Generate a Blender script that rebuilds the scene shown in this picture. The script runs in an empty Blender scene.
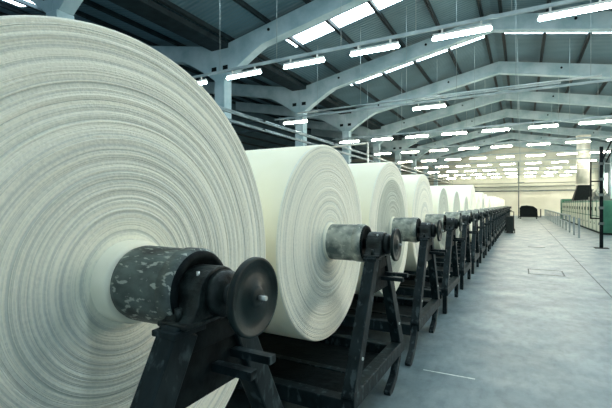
import bpy, math, random
from mathutils import Vector, Matrix
random.seed(7)
PI = math.pi
sc = bpy.context.scene
COL = sc.collection

# ------------------------------------------------------------------ materials
def new_mat(name):
    m = bpy.data.materials.new(name); m.use_nodes = True
    nt = m.node_tree
    return m, nt, nt.nodes['Principled BSDF']

def mixed(name, c1, c2, scale=6.0, rough=0.7, metal=0.0, bump=0.0, detail=6, lo=0.35, hi=0.65, stretch=(1, 1, 1), c3=None, spots=None, spec=0.5, c3lo=.56):
    m, nt, b = new_mat(name)
    tc = nt.nodes.new('ShaderNodeTexCoord'); mp = nt.nodes.new('ShaderNodeMapping')
    mp.inputs['Scale'].default_value = stretch
    nt.links.new(tc.outputs['Object'], mp.inputs['Vector'])
    n = nt.nodes.new('ShaderNodeTexNoise'); n.inputs['Scale'].default_value = scale; n.inputs['Detail'].default_value = detail
    nt.links.new(mp.outputs['Vector'], n.inputs['Vector'])
    r = nt.nodes.new('ShaderNodeValToRGB')
    r.color_ramp.elements[0].position = lo; r.color_ramp.elements[0].color = (*c1, 1)
    r.color_ramp.elements[1].position = hi; r.color_ramp.elements[1].color = (*c2, 1)
    nt.links.new(n.outputs['Fac'], r.inputs['Fac'])
    out = r.outputs['Color']
    if c3:
        n2 = nt.nodes.new('ShaderNodeTexNoise'); n2.inputs['Scale'].default_value = scale * spots; n2.inputs['Detail'].default_value = 8
        nt.links.new(mp.outputs['Vector'], n2.inputs['Vector'])
        r2 = nt.nodes.new('ShaderNodeValToRGB')
        r2.color_ramp.elements[0].position = c3lo; r2.color_ramp.elements[0].color = (0, 0, 0, 1)
        r2.color_ramp.elements[1].position = c3lo+.05 if c3lo > .56 else 0.66; r2.color_ramp.elements[1].color = (1, 1, 1, 1)
        nt.links.new(n2.outputs['Fac'], r2.inputs['Fac'])
        mx = nt.nodes.new('ShaderNodeMix'); mx.data_type = 'RGBA'
        nt.links.new(r2.outputs['Color'], mx.inputs['Factor'])
        nt.links.new(out, mx.inputs['A']); mx.inputs['B'].default_value = (*c3, 1)
        out = mx.outputs['Result']
    nt.links.new(out, b.inputs['Base Color'])
    b.inputs['Roughness'].default_value = rough; b.inputs['Metallic'].default_value = metal
    b.inputs['Specular IOR Level'].default_value = spec
    if bump:
        bp = nt.nodes.new('ShaderNodeBump'); bp.inputs['Strength'].default_value = bump; bp.inputs['Distance'].default_value = 0.01
        nt.links.new(n.outputs['Fac'], bp.inputs['Height']); nt.links.new(bp.outputs['Normal'], b.inputs['Normal'])
    return m

def emit(name, c, s):
    m, nt, b = new_mat(name)
    b.inputs['Base Color'].default_value = (0.8, 0.8, 0.8, 1)
    b.inputs['Emission Color'].default_value = (*c, 1); b.inputs['Emission Strength'].default_value = s
    return m

def rings_mat(name, c1, c2, seed, amount=1.0, inner=None):
    """wound cloth edge: concentric layers by distance from the roll's axis (the local X axis)"""
    m, nt, b = new_mat(name)
    tc = nt.nodes.new('ShaderNodeTexCoord'); sp = nt.nodes.new('ShaderNodeSeparateXYZ')
    nt.links.new(tc.outputs['Object'], sp.inputs[0])
    def math_(op, a, bb=None):
        n = nt.nodes.new('ShaderNodeMath'); n.operation = op
        for i, v in enumerate((a, bb)):
            if v is None: continue
            if isinstance(v, (int, float)): n.inputs[i].default_value = v
            else: nt.links.new(v, n.inputs[i])
        return n.outputs[0]
    y2 = math_('MULTIPLY', sp.outputs['Y'], sp.outputs['Y']); z2 = math_('MULTIPLY', sp.outputs['Z'], sp.outputs['Z'])
    r = math_('SQRT', math_('ADD', y2, z2))
    wn = nt.nodes.new('ShaderNodeTexNoise'); wn.inputs['Scale'].default_value = 2.2; wn.inputs['Detail'].default_value = 2
    nt.links.new(tc.outputs['Object'], wn.inputs['Vector'])
    rw = math_('ADD', r, math_('MULTIPLY', wn.outputs['Fac'], 0.014))
    vals = []
    for sc_, w in ((7, 0.6), (55, 1.1), (150, 1.1)):
        n = nt.nodes.new('ShaderNodeTexNoise'); n.noise_dimensions = '2D'
        n.inputs['Scale'].default_value = sc_; n.inputs['Detail'].default_value = 3; n.inputs['Roughness'].default_value = 0.65
        cb = nt.nodes.new('ShaderNodeCombineXYZ'); nt.links.new(rw, cb.inputs[0]); cb.inputs[1].default_value = seed * 1.37
        nt.links.new(cb.outputs[0], n.inputs['Vector'])
        vals.append(math_('MULTIPLY', n.outputs['Fac'], w))
    v = math_('DIVIDE', math_('ADD', math_('ADD', vals[0], vals[1]), vals[2]), 2.8)
    fn = nt.nodes.new('ShaderNodeTexNoise'); fn.inputs['Scale'].default_value = 70; fn.inputs['Detail'].default_value = 3
    nt.links.new(tc.outputs['Object'], fn.inputs['Vector'])
    v2 = math_('ADD', v, math_('MULTIPLY', math_('SUBTRACT', fn.outputs['Fac'], 0.5), 0.16))
    rp = nt.nodes.new('ShaderNodeValToRGB')
    rp.color_ramp.elements[0].position = 0.38; rp.color_ramp.elements[0].color = (*c1, 1)
    rp.color_ramp.elements[1].position = 0.53; rp.color_ramp.elements[1].color = (*c2, 1)
    nt.links.new(v2, rp.inputs['Fac']); nt.links.new(rp.outputs['Color'], b.inputs['Base Color'])
    if inner:                      # the inner layers are tinted greyer
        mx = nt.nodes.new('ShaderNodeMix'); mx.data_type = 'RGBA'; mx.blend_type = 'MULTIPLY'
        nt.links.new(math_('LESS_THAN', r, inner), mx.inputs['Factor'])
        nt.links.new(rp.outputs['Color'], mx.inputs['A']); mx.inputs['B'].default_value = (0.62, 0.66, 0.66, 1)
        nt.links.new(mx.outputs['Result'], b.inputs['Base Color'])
    bp = nt.nodes.new('ShaderNodeBump'); bp.inputs['Strength'].default_value = 0.75 * amount; bp.inputs['Distance'].default_value = 0.02
    nt.links.new(v2, bp.inputs['Height']); nt.links.new(bp.outputs['Normal'], b.inputs['Normal'])
    b.inputs['Roughness'].default_value = 0.9; b.inputs['Specular IOR Level'].default_value = 0.15
    return m

M = {}
M['cloth'] = mixed('cloth', (0.95, 0.90, 0.70), (0.98, 0.93, 0.75), 3, 0.9, spec=0.15, bump=0.15)
M['core'] = mixed('core_tube', (0.90, 0.87, 0.70), (0.95, 0.91, 0.75), 8, 0.8, spec=0.2)
M['drum'] = mixed('worn_drum', (0.008, 0.016, 0.016), (0.11, 0.145, 0.135), 11, 0.5, 0.1, bump=1.0, c3=(0.33, 0.36, 0.32), spots=4.5, stretch=(.45, 1.3, .8), lo=0.38, hi=0.62, c3lo=.57)
M['drum_far'] = mixed('worn_drum_pale', (0.10, 0.13, 0.12), (0.42, 0.44, 0.38), 9, 0.5, 0.0, bump=0.5, c3=(0.62, 0.62, 0.53), spots=2.2, lo=.38, hi=.6)
M['black'] = mixed('black_iron', (0.003, 0.005, 0.006), (0.009, 0.014, 0.015), 14, 0.55, 0.0, bump=0.6, spec=.06)
M['iron'] = mixed('cast_iron', (0.003, 0.006, 0.006), (0.018, 0.027, 0.026), 22, 0.45, 0.0, bump=0.9, spec=.25)
M['wheel'] = mixed('wheel_iron', (0.004, 0.010, 0.010), (0.014, 0.026, 0.026), 9, 0.42, 0.0, bump=0.3, spec=.2)
M['timber'] = mixed('black_painted_steel', (0.004, 0.009, 0.011), (0.012, 0.022, 0.025), 13, 0.5, 0.0, bump=0.5, spec=.14, c3=(0.045, 0.065, 0.07), spots=1.5, stretch=(1, 1, 0.5))
M['steel'] = mixed('bright_steel', (0.45, 0.47, 0.45), (0.65, 0.66, 0.62), 10, 0.3, 0.7)
M['concrete_frame'] = mixed('painted_concrete', (0.27, 0.39, 0.43), (0.42, 0.53, 0.57), 1.3, 0.75, bump=0.2, spec=0.2)
M['purlin'] = mixed('purlin_steel', (0.006, 0.014, 0.018), (0.016, 0.030, 0.036), 3, 0.6, spec=.2)
M['white_wall'] = mixed('white_wall', (0.72, 0.70, 0.58), (0.82, 0.80, 0.68), 0.6, 0.85, spec=0.2)
M['grey_wall'] = mixed('grey_wall', (0.10, 0.15, 0.17), (0.18, 0.24, 0.26), 0.4, 0.85, spec=0.2)
M['rail'] = mixed('grey_conduit', (0.20, 0.26, 0.27), (0.34, 0.40, 0.41), 2, 0.5, 0.2)
M['pipe'] = mixed('pale_pipe', (0.10, 0.14, 0.15), (0.24, 0.30, 0.31), 2, 0.35, 0.3)
M['dark_pipe'] = mixed('dark_pipe', (0.06, 0.08, 0.08), (0.14, 0.17, 0.16), 2, 0.5, 0.2)
M['green'] = mixed('green_paint', (0.03, 0.13, 0.085), (0.05, 0.19, 0.12), 3, 0.45)
M['dark_green'] = mixed('dark_green_paint', (0.015, 0.06, 0.045), (0.03, 0.09, 0.065), 3, 0.5)
M['door'] = mixed('pale_door', (0.50, 0.54, 0.44), (0.66, 0.69, 0.57), 2, 0.4, 0.1)
M['duct'] = mixed('duct_metal', (0.55, 0.56, 0.50), (0.80, 0.79, 0.70), 1.5, 0.4, 0.3)
M['housing'] = mixed('lamp_housing', (0.5, 0.52, 0.5), (0.65, 0.66, 0.62), 3, 0.5)
M['line'] = mixed('line_paint', (0.45, 0.50, 0.48), (0.70, 0.74, 0.70), 30, 0.7)
M['joint'] = mixed('floor_joint', (0.05, 0.07, 0.075), (0.10, 0.12, 0.125), 20, 0.8)
M['tube_cool'] = emit('tube_cool', (0.72, 0.97, 1.0), 20)
M['tube_mid'] = emit('tube_mid', (1.0, 0.96, 0.82), 46)
M['tube_warm'] = emit('tube_warm', (1.0, 0.93, 0.72), 27)
M['skylight'] = emit('translucent_sheet', (0.74, 0.92, 1.0), 7.0)
M['skylight_far'] = emit('translucent_sheet_far', (0.97, 1.0, 0.90), 5.0)
M['fill_glow'] = emit('roll_fill_glow', (1.0, 0.94, 0.77), 5.2)  # added glow on the right wall, brightens the roll faces

# roof sheets: ribbed
def roof_mat():
    m, nt, b = new_mat('roof_sheet')
    tc = nt.nodes.new('ShaderNodeTexCoord')
    w = nt.nodes.new('ShaderNodeTexWave'); w.bands_direction = 'Y'; w.inputs['Scale'].default_value = 1.6; w.inputs['Distortion'].default_value = 0
    nt.links.new(tc.outputs['Object'], w.inputs['Vector'])
    n = nt.nodes.new('ShaderNodeTexNoise'); n.inputs['Scale'].default_value = 0.5; n.inputs['Detail'].default_value = 5
    nt.links.new(tc.outputs['Object'], n.inputs['Vector'])
    r = nt.nodes.new('ShaderNodeValToRGB')
    r.color_ramp.elements[0].position = .3; r.color_ramp.elements[0].color = (0.05, 0.11, 0.14, 1)
    r.color_ramp.elements[1].position = .7; r.color_ramp.elements[1].color = (0.09, 0.17, 0.21, 1)
    nt.links.new(n.outputs['Fac'], r.inputs['Fac']); nt.links.new(r.outputs['Color'], b.inputs['Base Color'])
    bp = nt.nodes.new('ShaderNodeBump'); bp.inputs['Strength'].default_value = 0.5; bp.inputs['Distance'].default_value = 0.05
    nt.links.new(w.outputs['Fac'], bp.inputs['Height']); nt.links.new(bp.outputs['Normal'], b.inputs['Normal'])
    b.inputs['Roughness'].default_value = 0.7
    return m
M['roof'] = roof_mat()

def floor_mat():
    m, nt, b = new_mat('worn_concrete')
    tc = nt.nodes.new('ShaderNodeTexCoord')
    def noise(s, d, st=(1, 1, 1)):
        mp = nt.nodes.new('ShaderNodeMapping'); mp.inputs['Scale'].default_value = st
        nt.links.new(tc.outputs['Object'], mp.inputs['Vector'])
        n = nt.nodes.new('ShaderNodeTexNoise'); n.inputs['Scale'].default_value = s; n.inputs['Detail'].default_value = d; n.inputs['Roughness'].default_value = 0.62
        nt.links.new(mp.outputs['Vector'], n.inputs['Vector']); return n.outputs['Fac']
    def ramp(f, a, c):
        r = nt.nodes.new('ShaderNodeValToRGB')
        r.color_ramp.elements[0].position = a[0]; r.color_ramp.elements[0].color = (*a[1], 1)
        r.color_ramp.elements[1].position = c[0]; r.color_ramp.elements[1].color = (*c[1], 1)
        nt.links.new(f, r.inputs['Fac']); return r.outputs['Color']
    a = ramp(noise(1.1, 9), (.32, (0.085, 0.135, 0.155)), (.68, (0.21, 0.27, 0.285)))
    s = ramp(noise(7, 10, (1.6, .7, 1)), (.44, (1, 1, 1)), (.72, (0.55, 0.58, 0.6)))
    mx = nt.nodes.new('ShaderNodeMix'); mx.data_type = 'RGBA'; mx.blend_type = 'MULTIPLY'; mx.inputs['Factor'].default_value = 0.8
    nt.links.new(a, mx.inputs['A']); nt.links.new(s, mx.inputs['B'])
    nt.links.new(mx.outputs['Result'], b.inputs['Base Color'])
    rr = ramp(noise(2.3, 6), (.3, (0.30,)*3), (.7, (0.52,)*3))
    nt.links.new(rr, b.inputs['Roughness'])
    bp = nt.nodes.new('ShaderNodeBump'); bp.inputs['Strength'].default_value = 0.35; bp.inputs['Distance'].default_value = 0.01
    nt.links.new(noise(16, 8), bp.inputs['Height']); nt.links.new(bp.outputs['Normal'], b.inputs['Normal'])
    return m
M['floor'] = floor_mat()

# ------------------------------------------------------------------ mesh helpers
class MB:
    def __init__(s): s.v = []; s.f = []; s.sm = []
    def add(s, vs, fs, smooth=False):
        o = len(s.v); s.v += [tuple(v) for v in vs]
        for f in fs: s.f.append([i + o for i in f]); s.sm.append(smooth)
        return s
    def box(s, x0, x1, y0, y1, z0, z1, bev=0.0):
        if bev <= 0:
            vs = [(x, y, z) for z in (z0, z1) for y in (y0, y1) for x in (x0, x1)]
            return s.add(vs, [(0, 2, 3, 1), (4, 5, 7, 6), (0, 1, 5, 4), (2, 6, 7, 3), (0, 4, 6, 2), (1, 3, 7, 5)])
        c = ((x0+x1)/2, (y0+y1)/2, (z0+z1)/2); h = ((x1-x0)/2, (y1-y0)/2, (z1-z0)/2)
        import bmesh
        bm = bmesh.new(); bmesh.ops.create_cube(bm, size=2)
        for v in bm.verts: v.co = Vector((c[i] + v.co[i]*h[i] for i in range(3)))
        bmesh.ops.bevel(bm, geom=bm.edges[:], offset=bev, segments=2, affect='EDGES', profile=0.7)
        bm.verts.index_update()
        s.add([v.co[:] for v in bm.verts], [[v.index for v in f.verts] for f in bm.faces]); bm.free(); return s
    def prism(s, poly, axis, a, b):
        """poly of 2-D points extruded along axis from a to b. axis X: (y,z); axis Y: (x,z); axis Z: (x,y)"""
        def p(q, t): return {'X': (t, q[0], q[1]), 'Y': (q[0], t, q[1]), 'Z': (q[0], q[1], t)}[axis]
        n = len(poly); vs = [p(q, a) for q in poly] + [p(q, b) for q in poly]
        fs = [list(range(n))[::-1], list(range(n, 2*n))] + [(i, (i+1) % n, (i+1) % n + n, i + n) for i in range(n)]
        return s.add(vs, fs)
    def bar(s, p, q, w, h, up=(0, 0, 1)):
        """rectangular bar between two points"""
        p = Vector(p); q = Vector(q); d = (q-p).normalized(); u = Vector(up)
        if abs(d.dot(u)) > .98: u = Vector((0, 1, 0))
        r = d.cross(u).normalized(); u = r.cross(d)
        vs = [a + r*(i*w/2) + u*(j*h/2) for a in (p, q) for i, j in ((-1, -1), (1, -1), (1, 1), (-1, 1))]
        return s.add(vs, [(0, 3, 2, 1), (4, 5, 6, 7), (0, 1, 5, 4), (1, 2, 6, 5), (2, 3, 7, 6), (3, 0, 4, 7)])
    def cyl(s, p, q, r, n=16, r2=None, caps=True):
        p = Vector(p); q = Vector(q); d = (q-p).normalized(); u = Vector((0, 0, 1)) if abs(d.z) < .9 else Vector((1, 0, 0))
        a = d.cross(u).normalized(); b = d.cross(a); r2 = r if r2 is None else r2
        vs = [c + a*(rr*math.cos(2*PI*i/n)) + b*(rr*math.sin(2*PI*i/n)) for c, rr in ((p, r), (q, r2)) for i in range(n)]
        s.add(vs, [(i, (i+1) % n, (i+1) % n + n, i + n) for i in range(n)], True)
        if caps: s.add(vs, [list(range(n)), list(range(n, 2*n))[::-1]])
        return s
    def lathe(s, prof, n=64, wob=0.0, seed=0):
        """prof of (x, r) turned about the X axis"""
        rnd = random.Random(seed); ph = [rnd.uniform(0, 6.28) for _ in range(4)]
        vs = []
        for k, (x, r) in enumerate(prof):
            for i in range(n):
                t = 2*PI*i/n
                rr = r*(1 + wob*(.5*math.sin(2*t+ph[0]) + .3*math.sin(3*t+ph[1]) + .2*math.sin(5*t+ph[2])))
                vs.append((x, rr*math.cos(t), rr*math.sin(t)))
        m = len(prof)
        fs = [(k*n+i, k*n+(i+1) % n, (k+1)*n+(i+1) % n, (k+1)*n+i) for k in range(m-1) for i in range(n)]
        return s.add(vs, fs, True)
    def curve(s, pts, w, h):
        """a bar bent through points in the YZ plane: pts (y,z); w across X, h thickness"""
        L = []
        for i, (y, z) in enumerate(pts):
            a = pts[max(0, i-1)]; b = pts[min(len(pts)-1, i+1)]
            ty, tz = b[0]-a[0], b[1]-a[1]; l = math.hypot(ty, tz); ny, nz = -tz/l, ty/l
            L.append([(-w/2, y-ny*h/2, z-nz*h/2), (w/2, y-ny*h/2, z-nz*h/2), (w/2, y+ny*h/2, z+nz*h/2), (-w/2, y+ny*h/2, z+nz*h/2)])
        vs = [v for q in L for v in q]; fs = [(0, 1, 2, 3), tuple(len(vs)-4+i for i in (3, 2, 1, 0))]
        for k in range(len(L)-1):
            for i in range(4): fs.append((4*k+i, 4*k+4+i, 4*k+4+(i+1) % 4, 4*k+(i+1) % 4))
        return s.add(vs, fs)
    def build(s, name, mat, parent=None, loc=None, bevel=0.0, slots=None, slot_of=None):
        me = bpy.data.meshes.new(name); me.from_pydata(s.v, [], s.f)
        me.materials.append(mat)
        if slots:
            for q in slots: me.materials.append(q)
        me.polygons.foreach_set('use_smooth', s.sm)
        if slot_of:
            for p in me.polygons: p.material_index = slot_of(p)
        me.update()
        import bmesh
        bm = bmesh.new(); bm.from_mesh(me)
        bmesh.ops.remove_doubles(bm, verts=bm.verts, dist=1e-5)
        bmesh.ops.recalc_face_normals(bm, faces=bm.faces)
        bm.to_mesh(me); bm.free()
        o = bpy.data.objects.new(name, me); COL.objects.link(o)
        if parent: o.parent = parent
        if loc: o.location = loc
        if bevel:
            md = o.modifiers.new('edge', 'BEVEL'); md.width = bevel; md.segments = 2; md.limit_method = 'ANGLE'
        return o

def tag(o, label=None, cat=None, group=None, kind=None):
    for k, v in (('label', label), ('category', cat), ('group', group), ('kind', kind)):
        if v: o[k] = v
    return o
def thing(name, loc, label, cat, group=None, rz=0):
    o = bpy.data.objects.new(name, None); COL.objects.link(o); o.location = loc; o.rotation_euler = (0, 0, rz)
    o.empty_display_size = .2
    return tag(o, label, cat, group)
def copy_tree(o, parent=None):
    c = o.copy(); COL.objects.link(c); c.parent = parent
    for ch in list(o.children): copy_tree(ch, c)
    return c
ORD = ['first', 'second', 'third', 'fourth', 'fifth', 'sixth', 'seventh', 'eighth', 'ninth', 'tenth', 'eleventh', 'twelfth', 'thirteenth',
       'fourteenth', 'fifteenth', 'sixteenth', 'seventeenth', 'eighteenth', 'nineteenth', 'twentieth', 'twenty-first', 'twenty-second', 'twenty-third']

# ------------------------------------------------------------------ the hall
XC, XR = -11.4, 8.9            # column rows
XRIDGE = (XC + XR)/2
XL = XC - (XR - XC)            # far left wall
SL = 0.2
YB, YF = -3.0, 67.0
BAY, Y0 = 6.95, 6.6
def low(x):                     # underside of the rafters
    if x < XC: x = 2*XC - x
    return 8.1 + SL*((x if x <= XRIDGE else 2*XRIDGE - x) + 9.5)
RD = 0.72                       # rafter depth
PD = 0.17                       # purlin depth
def top(x): return low(x) + RD

tag(MB().box(XL, XR+.3, YB, YF, -.2, 0).build('floor', M['floor']), kind='structure')
tag(MB().box(XL, XR+.3, YF, YF+.3, 0, 3.55).build('wall_back', M['white_wall']), kind='structure')
# gable over the back wall
poly = [(XL, 3.55)] + [(x, top(x)+PD+.3) for x in (XL, 2*XC-XRIDGE, XC, XRIDGE, XR+.3)] + [(XR+.3, 3.55)]
M['gable'] = mixed('gable_wall', (0.34, 0.36, 0.30), (0.50, 0.51, 0.43), 0.35, 0.85, spec=0.2, stretch=(.4, 1, 3))
tag(MB().prism(poly, 'Y', YF, YF+.3).build('wall_gable', M['gable']), kind='structure')
tag(MB().box(XL-.3, XL, YB, YF, 0, 8.6).build('wall_left', M['grey_wall']), kind='structure')
# right wall with a long band of glowing panes, added to light the roll faces
rw = MB().box(XR+.3, XR+.6, YB, YF, 0, 3.0).box(XR+.3, XR+.6, YB, YF, 5.6, 8.8)
nfill = 10; wl = (YF-YB)/nfill; first = 1
for i in range(nfill+1):
    y = YB + i*wl
    if i == 0: rw.box(XR+.3, XR+.6, YB, YB+first*wl, 3.0, 5.6)
    rw.box(XR+.3, XR+.6, max(YB, y-.5), min(YF, y+.5), 3.0, 5.6)
tag(rw.build('wall_right', M['grey_wall']), kind='structure')
wn = 0
for i in range(first, nfill):
    wn += 1; y0 = YB+i*wl+.5; y1 = YB+(i+1)*wl-.5
    w = MB()
    w.box(XR+.38, XR+.5, y0, y1, 3.0, 3.08).box(XR+.38, XR+.5, y0, y1, 5.52, 5.6)
    for k in range(6):
        yy = y0+(y1-y0)*k/5; w.box(XR+.38, XR+.5, yy-.04, yy+.04, 3.0, 5.6)
    wo = tag(w.build('window_%d' % wn, M['rail']), kind='structure')  # frame around an added fill-light panel
    MB().box(XR+.43, XR+.45, y0+.04, y1-.04, 3.08, 5.52).build('fill_pane', M['fill_glow'], wo)

# roof sheets, with openings kept for the translucent strips
SK0, SK1 = 1.75, 2.7
def roof_slope(mb, xa, xb, ya, yb, off=0.0, th=.06):
    za, zb = top(xa+1e-6)+PD+off, top(xb-1e-6)+PD+off
    vs = [(xa, ya, za), (xb, ya, zb), (xb, yb, zb), (xa, yb, za), (xa, ya, za+th), (xb, ya, zb+th), (xb, yb, zb+th), (xa, yb, za+th)]
    mb.add(vs, [(0, 3, 2, 1), (4, 5, 6, 7), (0, 1, 5, 4), (1, 2, 6, 5), (2, 3, 7, 6), (3, 0, 4, 7)])
slopes = [(XL, 2*XC-XRIDGE), (2*XC-XRIDGE, XC), (XC, XRIDGE), (XRIDGE, XR+.3)]
roof = MB()
SKX = {2: (-9.3, XRIDGE-.4), 3: (XRIDGE+.4, 7.4)}
strips = []
for si, (xa, xb) in enumerate(slopes):
    if si < 2:
        if si == 1:                       # one strip shows over the nearest bay on the left
            sa, sb = -18.8, -15.6; y0 = Y0+1.2; y1 = Y0+2.6
            roof_slope(roof, xa, xb, YB, y0); roof_slope(roof, xa, xb, y1, YF)
            roof_slope(roof, xa, sa, y0, y1); roof_slope(roof, sb, xb, y0, y1)
            strips.append((sa, sb, y0, y1, -1))
        else: roof_slope(roof, xa, xb, YB, YF)
        continue
    sa, sb = SKX[si]
    roof_slope(roof, xa, sa, YB, YF); roof_slope(roof, sb, xb, YB, YF)
    y = YB
    for k in range(-1, 9):
        y0 = Y0 + BAY*k + SK0; y1 = Y0 + BAY*k + SK1
        if y0 < YB or y1 > YF: continue
        roof_slope(roof, sa, sb, y, y0); strips.append((sa, sb, y0, y1, k)); y = y1
    roof_slope(roof, sa, sb, y, YF)
ceiling = tag(roof.build('ceiling', M['roof']), kind='structure')
for sa, sb, y0, y1, k in strips:
    wn += 1; s = MB(); roof_slope(s, sa, sb, y0, y1, .01, .02)
    tag(s.build('window_%d' % wn, M['skylight'] if k < 3 else M['skylight_far']), kind='structure')
# purlins: long channels under the sheets
def purlin(x, w=.07):
    z = top(x)
    MB().box(x-w, x-w*.35, YB, YF, z, z+PD-.01).box(x+w*.35, x+w, YB, YF, z, z+PD-.01).box(x-w*.35, x+w*.35, YB, YF, z+PD*.55, z+PD*.62).build('purlin', M['purlin'], ceiling)
for base, sgn in ((XRIDGE, -1), (XRIDGE, 1), (2*XC-XRIDGE, 1), (2*XC-XRIDGE, -1)):
    for k in range(6):
        x = base + sgn*(.4 + 1.83*k)
        if XL < x < XR: purlin(x)
# valley gutter over the middle columns
M['gutter'] = M['purlin']
tag(MB().box(XC-.45, XC+.45, YB, YF, top(XC)-.12, top(XC)+.1).build('trim_1', M['gutter']), kind='structure')

# concrete portal frames
def arm(mb, xcol, sgn, xend, y0, y1, hw):
    """rafter from a column head out to xend, with its curved haunch"""
    lo_ = []; x0 = xcol + sgn*hw
    n = 10
    for i in range(n+1):                 # quarter curve from the column face to the rafter underside
        t = i/n*PI/2
        x = x0 + sgn*1.9*(1-math.cos(t)); zt = low(xcol + sgn*(hw+1.9)); z = 7.0 + (zt-7.0)*math.sin(t)
        # blend so that it reads as a splay, not a round
        zl = 7.0 + (zt-7.0)*(i/n); xl = x0 + sgn*1.9*(i/n)
        lo_.append((.12*x+.88*xl, .12*z+.88*zl))
    pts = lo_ + [(xend, low(xend)), (xend, top(xend)), (xcol, top(xcol)), (xcol, 7.0)]
    mb.prism(pts, 'Y', y0, y1)
def frame(k):
    y = Y0 + BAY*k; hw = .27; t = .21
    if k == 0: lab = 'blue-grey concrete roof frame nearest the camera, cut off above the largest roll'
    else: lab = '%s blue-grey concrete roof frame from the camera, columns and sloping rafters' % ORD[k]
    f = thing('concrete_frame', (0, y, 0), lab, 'frame', 'concrete roof frames along the hall')
    for xc in (XC, XR):
        c = MB().box(xc-hw, xc+hw, -t-.04, t+.04, 0, 7.02).build('column', M['concrete_frame'], f, bevel=.03)
        if xc == XC:
            # bolt pockets and conduit on the column head
            for dx in (-.32, .3): MB().box(xc+dx-.13, xc+dx+.13, -t-.02, -t+.01, 7.42, 7.6).build('bolt_plate', M['black'], f)
    m = MB(); arm(m, XC, 1, XRIDGE, -t, t, hw); m.build('rafter', M['concrete_frame'], f, bevel=.02)
    m = MB(); arm(m, XR, -1, XRIDGE, -t, t, hw); m.build('rafter', M['concrete_frame'], f, bevel=.02)
    m = MB(); arm(m, XC, -1, 2*XC-XRIDGE, -t, t, hw); m.build('rafter', M['concrete_frame'], f, bevel=.02)
    for xb in (-8.9, -4.2, 2.0, 6.2):
        MB().cyl((xb, -t-.03, low(xb)+RD*.62), (xb, -t+.01, low(xb)+RD*.62), .06, 10).build('bolt', M['black'], f)
for k in range(9): frame(k)

# lamp rows
H = 5.7
TX = [-9.72, -7.57, -5.45, -3.37, -1.25, .96, 3.15, 5.3, 7.4]
def side(i): return ORD[i]
def make_lamp(mat):
    e = bpy.data.objects.new('fluorescent_lamp', None); COL.objects.link(e); e.empty_display_size = .2
    MB().box(-.64, .64, -.045, .045, .055, .11).box(-.45, -.41, -.02, .02, .11, .21).box(.41, .45, -.02, .02, .11, .21).build('lamp_housing', M['housing'], e)
    tb = MB()
    tb.cyl((-.63, 0, 0), (.63, 0, 0), .045, 12, caps=False)
    for s in (-1, 1): tb.cyl((s*.63, 0, 0), (s*.66, 0, 0), .045, 12, r2=.02)
    tb.build('tube', mat, e)
    return e
used = {}
rows = {}
for r in range(9):
    if r == 0: idx = range(0, 6)
    elif r == 1: idx = [0, 3]
    elif r == 2: idx = range(0, 7)
    else: idx = range(0, 8)
    rows[r] = list(idx)
    y = 9.95 + BAY*r
    rail = thing('lamp_rail', (0, y, H+.22), ('nearest overhead conduit rail hung on wires across the hall' if r == 0 else '%s overhead conduit rail from the camera, hung on wires across the hall' % ORD[r]), 'rail', 'lamp rails across the hall')
    MB().box(-10.9, 8.5, -.03, .03, -.04, .04).cyl((-10.9, .09, .03), (8.5, .09, .03), .016, 8).build('conduit', M['rail'], rail)
    if r == 1: MB().cyl((-9.5, -.12, .16), (2.4, -.12, .16), .035, 10).cyl((-4.0, -.25, .05), (1.2, -.25, .05), .025, 10).build('cable_pipe', M['rail'], rail)
    for x in (-8.5, -6.35, -4.3, -2.3, -.2, 2.1, 4.2, 6.3):
        MB().cyl((x, 0, .03), (x, 0, top(x)+PD-H-.22), .009, 6).build('hanger_wire', M['rail'], rail)
for r in range(9):
    mat = M['tube_cool'] if r == 0 else M['tube_mid'] if r < 3 else M['tube_warm']
    for n_, i in enumerate(rows[r]):
        if mat.name not in used: used[mat.name] = L = make_lamp(mat)
        else: L = copy_tree(used[mat.name])
        L.location = (TX[i], 9.95+BAY*r, H-.03)
        rn = 'lamp row nearest the camera' if r == 0 else '%s lamp row from the camera' % ORD[r]
        tag(L, 'lit fluorescent tube, %s from left in the %s' % (side(n_), rn), 'lamp', 'lit fluorescent lamps under the roof')

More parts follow.
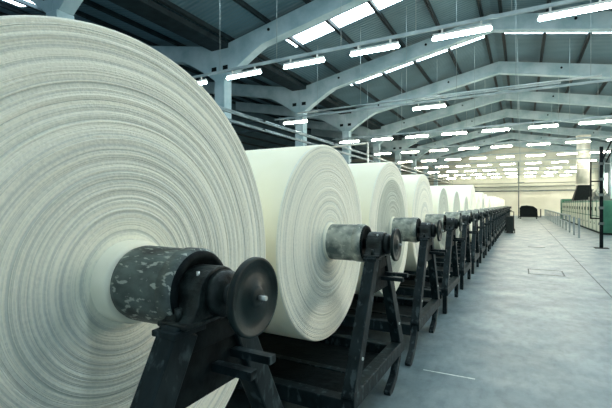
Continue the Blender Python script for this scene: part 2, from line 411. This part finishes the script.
# ------------------------------------------------------------------ cloth rolls and their stands
AX = 1.37                       # shaft height
rolls = [(1.162, 1.065), (3.21, .85), (5.16, .88), (7.12, .85), (9.1, .70), (11.1, .68), (13.1, .62), (15.1, 1.0), (17.1, .74), (19.1, .84), (21.1, .80), (23.1, .72)] \
    + [(25.1+2*i, [.78, .70, .82, .66, .8, .72, .76, .8, .7, .75][i]) for i in range(10)]
XF = -1.5
def cloth_roll(i, y, R):
    W = 2.9
    who = ['largest white cloth roll, nearest the camera, its ringed end filling the left',
           'second white cloth roll from the camera, dark worn drum on its ringed end',
           'third white cloth roll, just behind the second one in the row'][i] if i < 3 else \
          '%s white cloth roll from the camera in the long row' % ORD[i]
    t = thing('cloth_roll', (XF, y, AX), who, 'roll', 'white cloth rolls in a long row')
    rnd = random.Random(100+i)
    rc = .174 if i == 0 else .163
    # ringed end: layers that stand a little in and out
    prof = [(-W, rc)]
    prof += [(-W, R-.02), (-W+.02, R)]
    ns = 6
    for k in range(1, ns): prof.append((-W + (W-.0)*k/ns, R*(1+rnd.uniform(-.0008, .0008))))
    prof.append((-.014, R)); prof.append((-.004, R-.006))
    steps = 150 if i == 0 else 80 if i < 3 else 36
    amp = .005; x = 0; dr = (R-.012-rc)/steps
    drift = 0
    for k in range(steps+1):
        r = R-.012 - dr*k
        drift = drift*.86 + rnd.uniform(-1, 1)*amp*.55
        prof.append((drift + rnd.uniform(-1, 1)*amp*.35 + (.012*(1-r/R) if i else .0), r))
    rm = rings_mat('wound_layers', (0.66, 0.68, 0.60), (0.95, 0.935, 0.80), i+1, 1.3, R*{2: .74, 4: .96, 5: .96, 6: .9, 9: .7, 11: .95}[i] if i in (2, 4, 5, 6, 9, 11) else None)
    mb = MB().lathe(prof, 128 if i < 3 else 72, .0015 if i < 3 else .003, i)
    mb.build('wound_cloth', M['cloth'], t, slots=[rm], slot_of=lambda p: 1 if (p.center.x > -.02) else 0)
    MB().lathe([(-W-.02, rc-.03), (-W-.02, rc), (.07 if i == 0 else .03, rc), (.08 if i == 0 else .04, rc-.012), (.085 if i == 0 else .04, rc-.05), (-.1, rc-.06)], 64).build('core', M['core'], t)
    hr = .155; wx_ = .665 if i == 0 else .60
    x0, x1 = (.10, .41) if i == 0 else (.03, .34)
    prof = [(x0-.02, .02), (x0-.02, hr-.006), (x0+.005, hr)]
    for k in range(1, 16):
        xx = x0 + (x1-x0)*k/16; prof.append((xx, hr*(1+rnd.uniform(-.012, .006))))
    prof += [(x1-.07, hr), (x1-.07, hr+.004), (x1-.01, hr+.004), (x1, hr-.004)]
    MB().lathe(prof, 48, .002, i+50).build('hub_drum', M['drum'] if i == 0 else M['drum_far'], t)
    MB().lathe([(x1-.001, hr-.004), (x1+.012, hr-.01), (x1+.012, hr-.03), (x1-.01, hr-.045), (x1-.01, .02)], 48).build('drum_flange', M['black'], t)
    MB().lathe([(x1-.02, .001), (x1-.02, .042), (wx_-.02, .042), (wx_-.02, .001)], 24).build('shaft', M['iron'], t)
    # drive wheel with rim groove and hub boss
    wr = .141 if i == 0 else .134
    wx = .665 if i == 0 else .60
    wh = MB().lathe([(wx-.03, .001), (wx-.03, .05), (wx-.008, .055), (wx-.008, wr-.022), (wx-.012, wr-.018), (wx-.012, wr-.002), (wx-.009, wr), (wx+.007, wr),
                     (wx+.011, wr-.003), (wx+.011, wr-.012), (wx+.006, wr-.016), (wx+.006, wr-.026), (wx+.002, wr-.030), (wx+.002, wr-.07), (wx+.007, wr-.074), (wx+.007, .042), (wx+.016, .038), (wx+.020, .028), (wx+.020, .001)], 64)
    w = wh.build('drive_wheel', M['wheel'], t)
    MB().cyl((wx+.015, 0, 0), (wx+.05, 0, 0), .009, 12).build('wheel_pin', M['steel'], w)
    return t
for i, (y, R) in enumerate(rolls): cloth_roll(i, y, R)

def make_stand(bent):
    e = bpy.data.objects.new('roll_stand', None); COL.objects.link(e); e.empty_display_size = .2
    W = 2.9
    # right-hand trestle (local X = 0 is the trestle plane, local Y = 0 under the shaft)
    for xo, who in ((0.0, 1), (-(W+.95), 0)):
        for s in (-1, 1):
            topy, boty = s*.14, (-.62 if s < 0 else .62)
            if bent: foot = [(boty, .34), (boty-.05, .22), (boty-.17 if s < 0 else boty-.16, .09), (boty-.34 if s < 0 else boty-.36, 0)]
            else: foot = [(boty, .34), (boty+(.0), .2), (boty, .1), (boty, 0.0)]
            L = MB().curve([(topy, 1.262), (boty, .34)], .09, .11).build('leg', M['timber'], e, loc=(xo, 0, 0), bevel=.008)
            f = MB().curve([(a, b) for a, b in foot], .06, .075).build('foot', M['timber'], e, loc=(xo, 0, 0), bevel=.006)
            MB().box(-.055, .055, topy-.075, topy+.075, 1.25, 1.272).build('cap_plate', M['timber'], e, loc=(xo, 0, 0), bevel=.004)
            if who:
                MB().cyl((.03, boty*.72+topy*.28, .34*.72+1.22*.28), (.052, boty*.72+topy*.28, .34*.72+1.22*.28), .012, 10).build('bolt', M['steel'], e)
        MB().box(-.05, .05, -.66, .66, .28, .39).build('lower_rail', M['timber'], e, loc=(xo, 0, 0), bevel=.008)
        MB().box(-.03, .02, -.24, .24, .985, 1.175).build('upper_rail', M['black'], e, loc=(xo, 0, 0), bevel=.003)
        MB().box(-.04, .04, -.12, .12, 1.175, 1.262).build('packing_block', M['black'], e, loc=(xo, 0, 0), bevel=.004)
        # plummer block: foot, body, cap and bolts
        b = MB().box(-.07, .07, -.18, .18, 1.272, 1.292, .006)
        pts = [(-.16, 1.285), (-.135, 1.31), (-.115, 1.345)] + [(.11*math.cos(PI-a), AX+.098*math.sin(a)) for a in [PI*k/12 for k in range(13)]] + [(.115, 1.345), (.135, 1.31), (.16, 1.285)]
        b.prism(pts, 'X', -.065, .065)
        bb = b.build('bearing_housing', M['iron'], e, loc=(xo, 0, 0), bevel=.008)
        if who:
            for s in (-1, 1):
                MB().cyl((0, s*.145, 1.29), (0, s*.145, 1.335), .013, 8).build('bolt', M['iron'], bb)
            MB().cyl((.02, -.07, AX+.055), (.02, -.07, AX+.085), .007, 8).build('grease_nipple', M['steel'], bb)
            MB().lathe([(.06, .05), (.06, .085), (.10, .085), (.11, .065), (.115, .03)], 28).build('collar', M['iron'], e, loc=(xo, 0, AX))
    # arms reaching out over the aisle
    MB().box(.03, .22, .10, .14, 1.092, 1.122).box(.20, .22, .10, .14, 1.10, 1.12).build('arm', M['timber'], e)
    MB().box(.03, .21, -.01, .03, 1.072, 1.102).box(.19, .21, -.01, .03, 1.08, 1.10).build('arm', M['timber'], e)
    # cross beams that tie both trestles under the roll
    for y in (-.60, .60):
        MB().box(-(W+.95)+.05, -.05, y-.05, y+.05, .22, .34).build('cross_beam', M['timber'], e, bevel=.006)
    MB().box(-(W+.95)+.05, -.05, -.04, .04, .20, .26).build('cross_beam', M['timber'], e, bevel=.006)
    MB().box(-(W+.95)+.06, -.06, -.55, .55, .235, .25).build('dark_deck', M['black'], e)  # deck sheet added in black to deepen the shade under the roll
    return e
P1 = make_stand(True); P2 = make_stand(False)
for i, (y, R) in enumerate(rolls):
    s = (P1 if i == 0 else P2 if i == 3 else copy_tree(P1) if i < 3 else copy_tree(P2))
    s.location = (-1.055, y, 0)
    tag(s, 'black iron trestle stand under the %s cloth roll from the camera' % ('nearest' if i == 0 else ORD[i]), 'stand', 'black stands carrying the cloth rolls')

# ------------------------------------------------------------------ pipes beside the columns
for j, (x, z, r, lab) in enumerate(((-9.5, 5.15, .055, 'upper pale pipe of the overhead bundle running beside the left columns'),
                               (-9.3, 5.02, .035, 'second thinner pipe just under the top overhead pipe beside the columns'),
                               (-9.5, 4.80, .05, 'third pale pipe down in the overhead bundle beside the left columns'),
                               (-9.25, 4.68, .035, 'lowest thin pipe of the overhead bundle beside the left columns'))):
    p = thing('overhead_pipe', (x, 0, z), lab, 'pipe', 'overhead pipes beside the left columns')
    m = MB().cyl((0, 2, 0), (0, 62, 0), r, 12)
    m.build('pipe', M['pipe'], p)
    if j in (0, 2):
        for k in range(9):
            yy = Y0+BAY*k
            MB().bar((-1.9, yy, -.07), (.3, yy, -.07), .06, .06).build('bracket', M['purlin'], p)
            MB().cyl((0, yy+3.4, 0), (0, yy+3.5, 0), r*1.5, 12).build('coupling', M['pipe'], p)
g = thing('pipe_frame', (-7.0, 19.7, 0), 'white bent pipe frame rising behind the second and third cloth rolls', 'frame')
MB().cyl((0, 0, 0), (0, 0, 4.85), .05, 12).build('upright', M['duct'], g)
MB().cyl((-4.13, .8, 4.85), (.0, 0, 4.85), .05, 12).build('crossbar', M['duct'], g)
# pipes across the back wall
for j, (z, r) in enumerate(((3.62, .11), (4.25, .06), (4.75, .05))):
    p = MB().cyl((-20, 0, 0), (8.6, 0, 0), r, 10).build('wall_pipe', M['dark_pipe'], loc=(0, YF-.6, z))
    tag(p, ['thick dark pipe running along the top edge of the white back wall', 'middle one of three dark pipes across the back wall', 'highest of three dark pipes crossing the back wall'][j], 'pipe', 'pipes across the back wall')

# ------------------------------------------------------------------ right-hand machine: cabinets in a row
XM = 3.85
def make_cabinet():
    e = bpy.data.objects.new('machine_cabinet', None); COL.objects.link(e); e.empty_display_size = .2
    MB().box(.02, 1.6, 0, 1.5, .1, 1.9).build('body', M['green'], e, bevel=.02)
    MB().box(.06, 1.6, 0, 1.5, 0, .1).build('plinth', M['black'], e)
    for a, b in ((.12, 1.38),):
        d = MB().box(-.02, .03, a, b, 1.02, 1.82).build('door', M['door'], e, bevel=.01)
        MB().box(-.06, -.02, a+.06, a+.10, 1.30, 1.52).build('handle', M['black'], d)
        MB().box(-.02, .03, .03, 1.47, .14, .96).build('lower_panel', M['door'], e, bevel=.01)
        MB().box(-.035, -.02, .7, .8, .50, .60).build('latch', M['black'], e)
    MB().box(-.03, .02, 0.0, 0.07, .1, 1.9).build('corner_strip', M['green'], e)
    MB().box(.15, .9, .4, 1.1, 1.9, 2.0).build('top_box', M['dark_pipe'], e)
    return e
cab = make_cabinet()
NC = 16
for i in range(NC):
    c = cab if i == 0 else copy_tree(cab)
    c.location = (XM, 27.2+1.5*i, 0)
    tag(c, 'green machine cabinet with pale door, %s from the near end of the row' % ORD[i], 'cabinet', 'green machine cabinets along the right side')
e = thing('control_cabinet', (XM-.05, 27.2+1.5*NC+.05, 0), 'tall plain green cabinet closing the far end of the machine row', 'cabinet')
MB().box(0, 1.9, 0, 1.6, 0, 2.25).build('body', M['green'], e, bevel=.02)
MB().box(-.03, 0, .2, 1.4, .2, 2.1).build('door', M['green'], e, bevel=.01)
MB().box(-.06, -.03, .3, .35, 1.1, 1.3).build('handle', M['black'], e)
e = thing('control_cabinet', (4.5, 22.6, 0), 'dark green cabinet at the right edge, nearest one of the machine line', 'cabinet')
MB().box(0, 1.8, 0, 3.6, .1, 2.05).build('body', M['dark_green'], e, bevel=.02)
MB().box(.05, 1.8, 0.05, 3.6, 0, .1).build('plinth', M['black'], e)
for k in range(3):
    d = MB().box(-.03, 0, .1+1.18*k, 1.2+1.18*k, .2, 1.95).build('door', M['dark_green'], e, bevel=.01)
    MB().box(-.06, -.03, .18+1.18*k, .22+1.18*k, 1.0, 1.2).build('handle', M['steel'], d)
# duct and hood on the machine
e = thing('exhaust_duct', (5.2, 46.6, 2.0), 'large pale vertical exhaust duct rising from the machine to the roof', 'duct')
d_ = MB().cyl((0, 0, 1.5), (0, 0, 6.3), .56, 32); d_.build('pipe', M['duct'], e)
for z in (1.5, 3.0, 4.5, 6.2): MB().cyl((0, 0, z), (0, 0, z+.09), .62, 32).build('flange', M['duct'], e)
MB().add([(-.9, -.9, 0), (.9, -.9, 0), (.9, .9, 0), (-.9, .9, 0), (-.5, -.5, 1.5), (.5, -.5, 1.5), (.5, .5, 1.5), (-.5, .5, 1.5)],
         [(0, 3, 2, 1), (4, 5, 6, 7), (0, 1, 5, 4), (1, 2, 6, 5), (2, 3, 7, 6), (3, 0, 4, 7)]).build('hood', M['black'], e, bevel=.03)
e = thing('motor_unit', (5.1, 37.0, 2.0), 'grey boxy motor unit on top of the machine cabinets, right of duct', 'motor')
MB().box(-.5, .5, -1.2, 1.2, 0, .25).build('base', M['dark_pipe'], e)
MB().cyl((0, -1.0, .55), (0, .9, .55), .32, 24).build('motor_body', M['drum_far'], e)
MB().box(-.35, .35, -.6, .6, .25, .6).build('mount', M['dark_pipe'], e)
MB().cyl((0, .9, .55), (0, 1.05, .55), .24, 24).build('fan_cover', M['dark_pipe'], e)

# guard railing in front of the machine
e = thing('guard_railing', (2.5, 24.0, 0), 'low grey guard railing of posts and top rail before the cabinets', 'railing')
for k in range(16):
    y = 2.25*k
    MB().box(-.04, .04, y-.04, y+.04, 0, 1.0).build('post', M['rail'], e)
MB().box(-.05, .05, 4.4, 2.25*15+.06, .96, 1.03).build('top_rail', M['rail'], e)
MB().box(-.03, .03, 4.4, 2.25*15+.06, .55, .60).build('middle_rail', M['rail'], e)

# service pole on the right
e = thing('service_pole', (2.68, 18.9, 0), 'dark notched service pole on a floor plate at the right edge', 'pole')
MB().box(-.22, .22, -.22, .22, 0, .02).build('base_plate', M['black'], e)
MB().box(-.055, .055, -.055, .055, .02, 3.9).build('pole', M['black'], e)
for z in (.9, 1.5, 2.0, 2.6, 3.2): MB().box(-.08, .08, -.08, .08, z, z+.10).build('clamp', M['dark_pipe'], e)
MB().box(-.34, .0, -.025, .025, 1.12, 1.17).box(-.34, .0, -.025, .025, 2.55, 2.6).build('bracket', M['black'], e)
MB().box(-.36, -.31, -.025, .025, 1.12, 3.4).build('side_rod', M['black'], e)
MB().bar((.0, 0, 3.3), (.75, 0, 5.2), .05, .05).bar((.15, 0, 3.3), (.9, 0, 5.2), .05, .05).build('brace', M['black'], e)

# trolley at the end of the aisle
e = thing('trolley', (.67, 52.5, 0), 'dark covered trolley standing at the far end of the aisle', 'trolley')
prof = [(-.9, .25), (-.92, 1.25), (-.75, 1.48), (-.2, 1.55), (.45, 1.45), (.85, 1.15), (.9, .25)]
MB().prism(prof, 'Y', -.6, 1.0).build('load', M['black'], e, bevel=.05)
MB().box(-.98, 1.0, -.7, 1.1, .2, .27).build('deck', M['iron'], e)
for sx in (-1, 1):
    for sy in (-.5, .8):
        MB().cyl((sx*.8-.03, sy, .1), (sx*.8+.03, sy, .1), .1, 16).build('wheel', M['black'], e)
MB().cyl((1.2, -.5, .25), (1.2, -.5, 1.1), .03, 8).cyl((1.2, .9, .25), (1.2, .9, 1.1), .03, 8).cyl((1.2, -.5, 1.1), (1.2, .9, 1.1), .03, 8).build('handle', M['iron'], e)
MB().box(.98, 1.22, -.55, .95, .2, .27).build('handle_bar_foot', M['iron'], e)
e = thing('sack_truck', (-.62, 26.0, 0), 'small black wheeled sack truck parked in the aisle near the row end', 'trolley')
m = MB()
for sx in (-.2, .2): m.cyl((sx, 0, .15), (sx, .15, 1.25), .025, 8)
for z in (.4, .7, 1.0, 1.25): m.cyl((-.2, (z-.15)*.136, z), (.2, (z-.15)*.136, z), .02, 8)
m.build('frame', M['black'], e)
MB().box(-.2, .2, -.28, .02, .03, .05).build('toe_plate', M['black'], e)
MB().box(-.18, .18, -.27, .0, .05, 1.0, .02).build('load', M['iron'], e)
for sx in (-.27, .23): MB().cyl((sx, .1, .14), (sx+.04, .1, .14), .14, 20).build('wheel', M['black'], e)
e = thing('slender_post', (-.35, 54.5, 0), 'thin dark upright post left of the trolley before the white wall', 'post')
MB().box(-.2, .2, -.2, .2, 0, .03).build('base_plate', M['dark_pipe'], e)
MB().cyl((0, 0, .03), (0, 0, 6.8), .07, 10).build('post', M['dark_pipe'], e)
MB().cyl((-.15, 0, 4.3), (.6, 0, 4.3), .05, 8).build('cross_arm', M['dark_pipe'], e)

# floor marks
tag(MB().add([(-.89, 4.17, .002), (-.89, 4.19, .002), (-.40, 4.205, .002), (-.40, 4.18, .002)], [(0, 3, 2, 1)]).build('trim_2', M['line']), kind='structure')
tag(MB().box(.13, .9, 11.97, 12.0, 0, .003).box(.13, .9, 11.15, 11.18, 0, .003).box(.13, .16, 11.15, 12, 0, .003).box(.87, .9, 11.15, 12, 0, .003).build('trim_3', M['joint']), kind='structure')
tag(MB().box(1.43, 1.45, -3, 60, 0, .003).build('trim_4', M['joint']), kind='structure')
tag(MB().box(.2, .8, 18.1, 18.25, 0, .003).build('trim_5', M['joint']), kind='structure')

# ------------------------------------------------------------------ light
w = bpy.data.worlds.new('World'); sc.world = w; w.use_nodes = True
bg = w.node_tree.nodes['Background']; bg.inputs['Color'].default_value = (0.52, 0.72, 0.80, 1); bg.inputs['Strength'].default_value = 0.42

cam = bpy.data.cameras.new('Camera'); co = bpy.data.objects.new('Camera', cam); COL.objects.link(co)
co.location = (0, 0, 1.7); co.rotation_euler = (PI/2, 0, math.atan(216/400))
cam.sensor_width = 36; cam.lens = 36*400/612; cam.clip_end = 300; cam.clip_start = .05
sc.camera = co
vs = sc.view_settings
vs.view_transform = 'Standard'; vs.look = 'None'; vs.gamma = 1; vs.use_curve_mapping = False; vs.exposure = 1.0
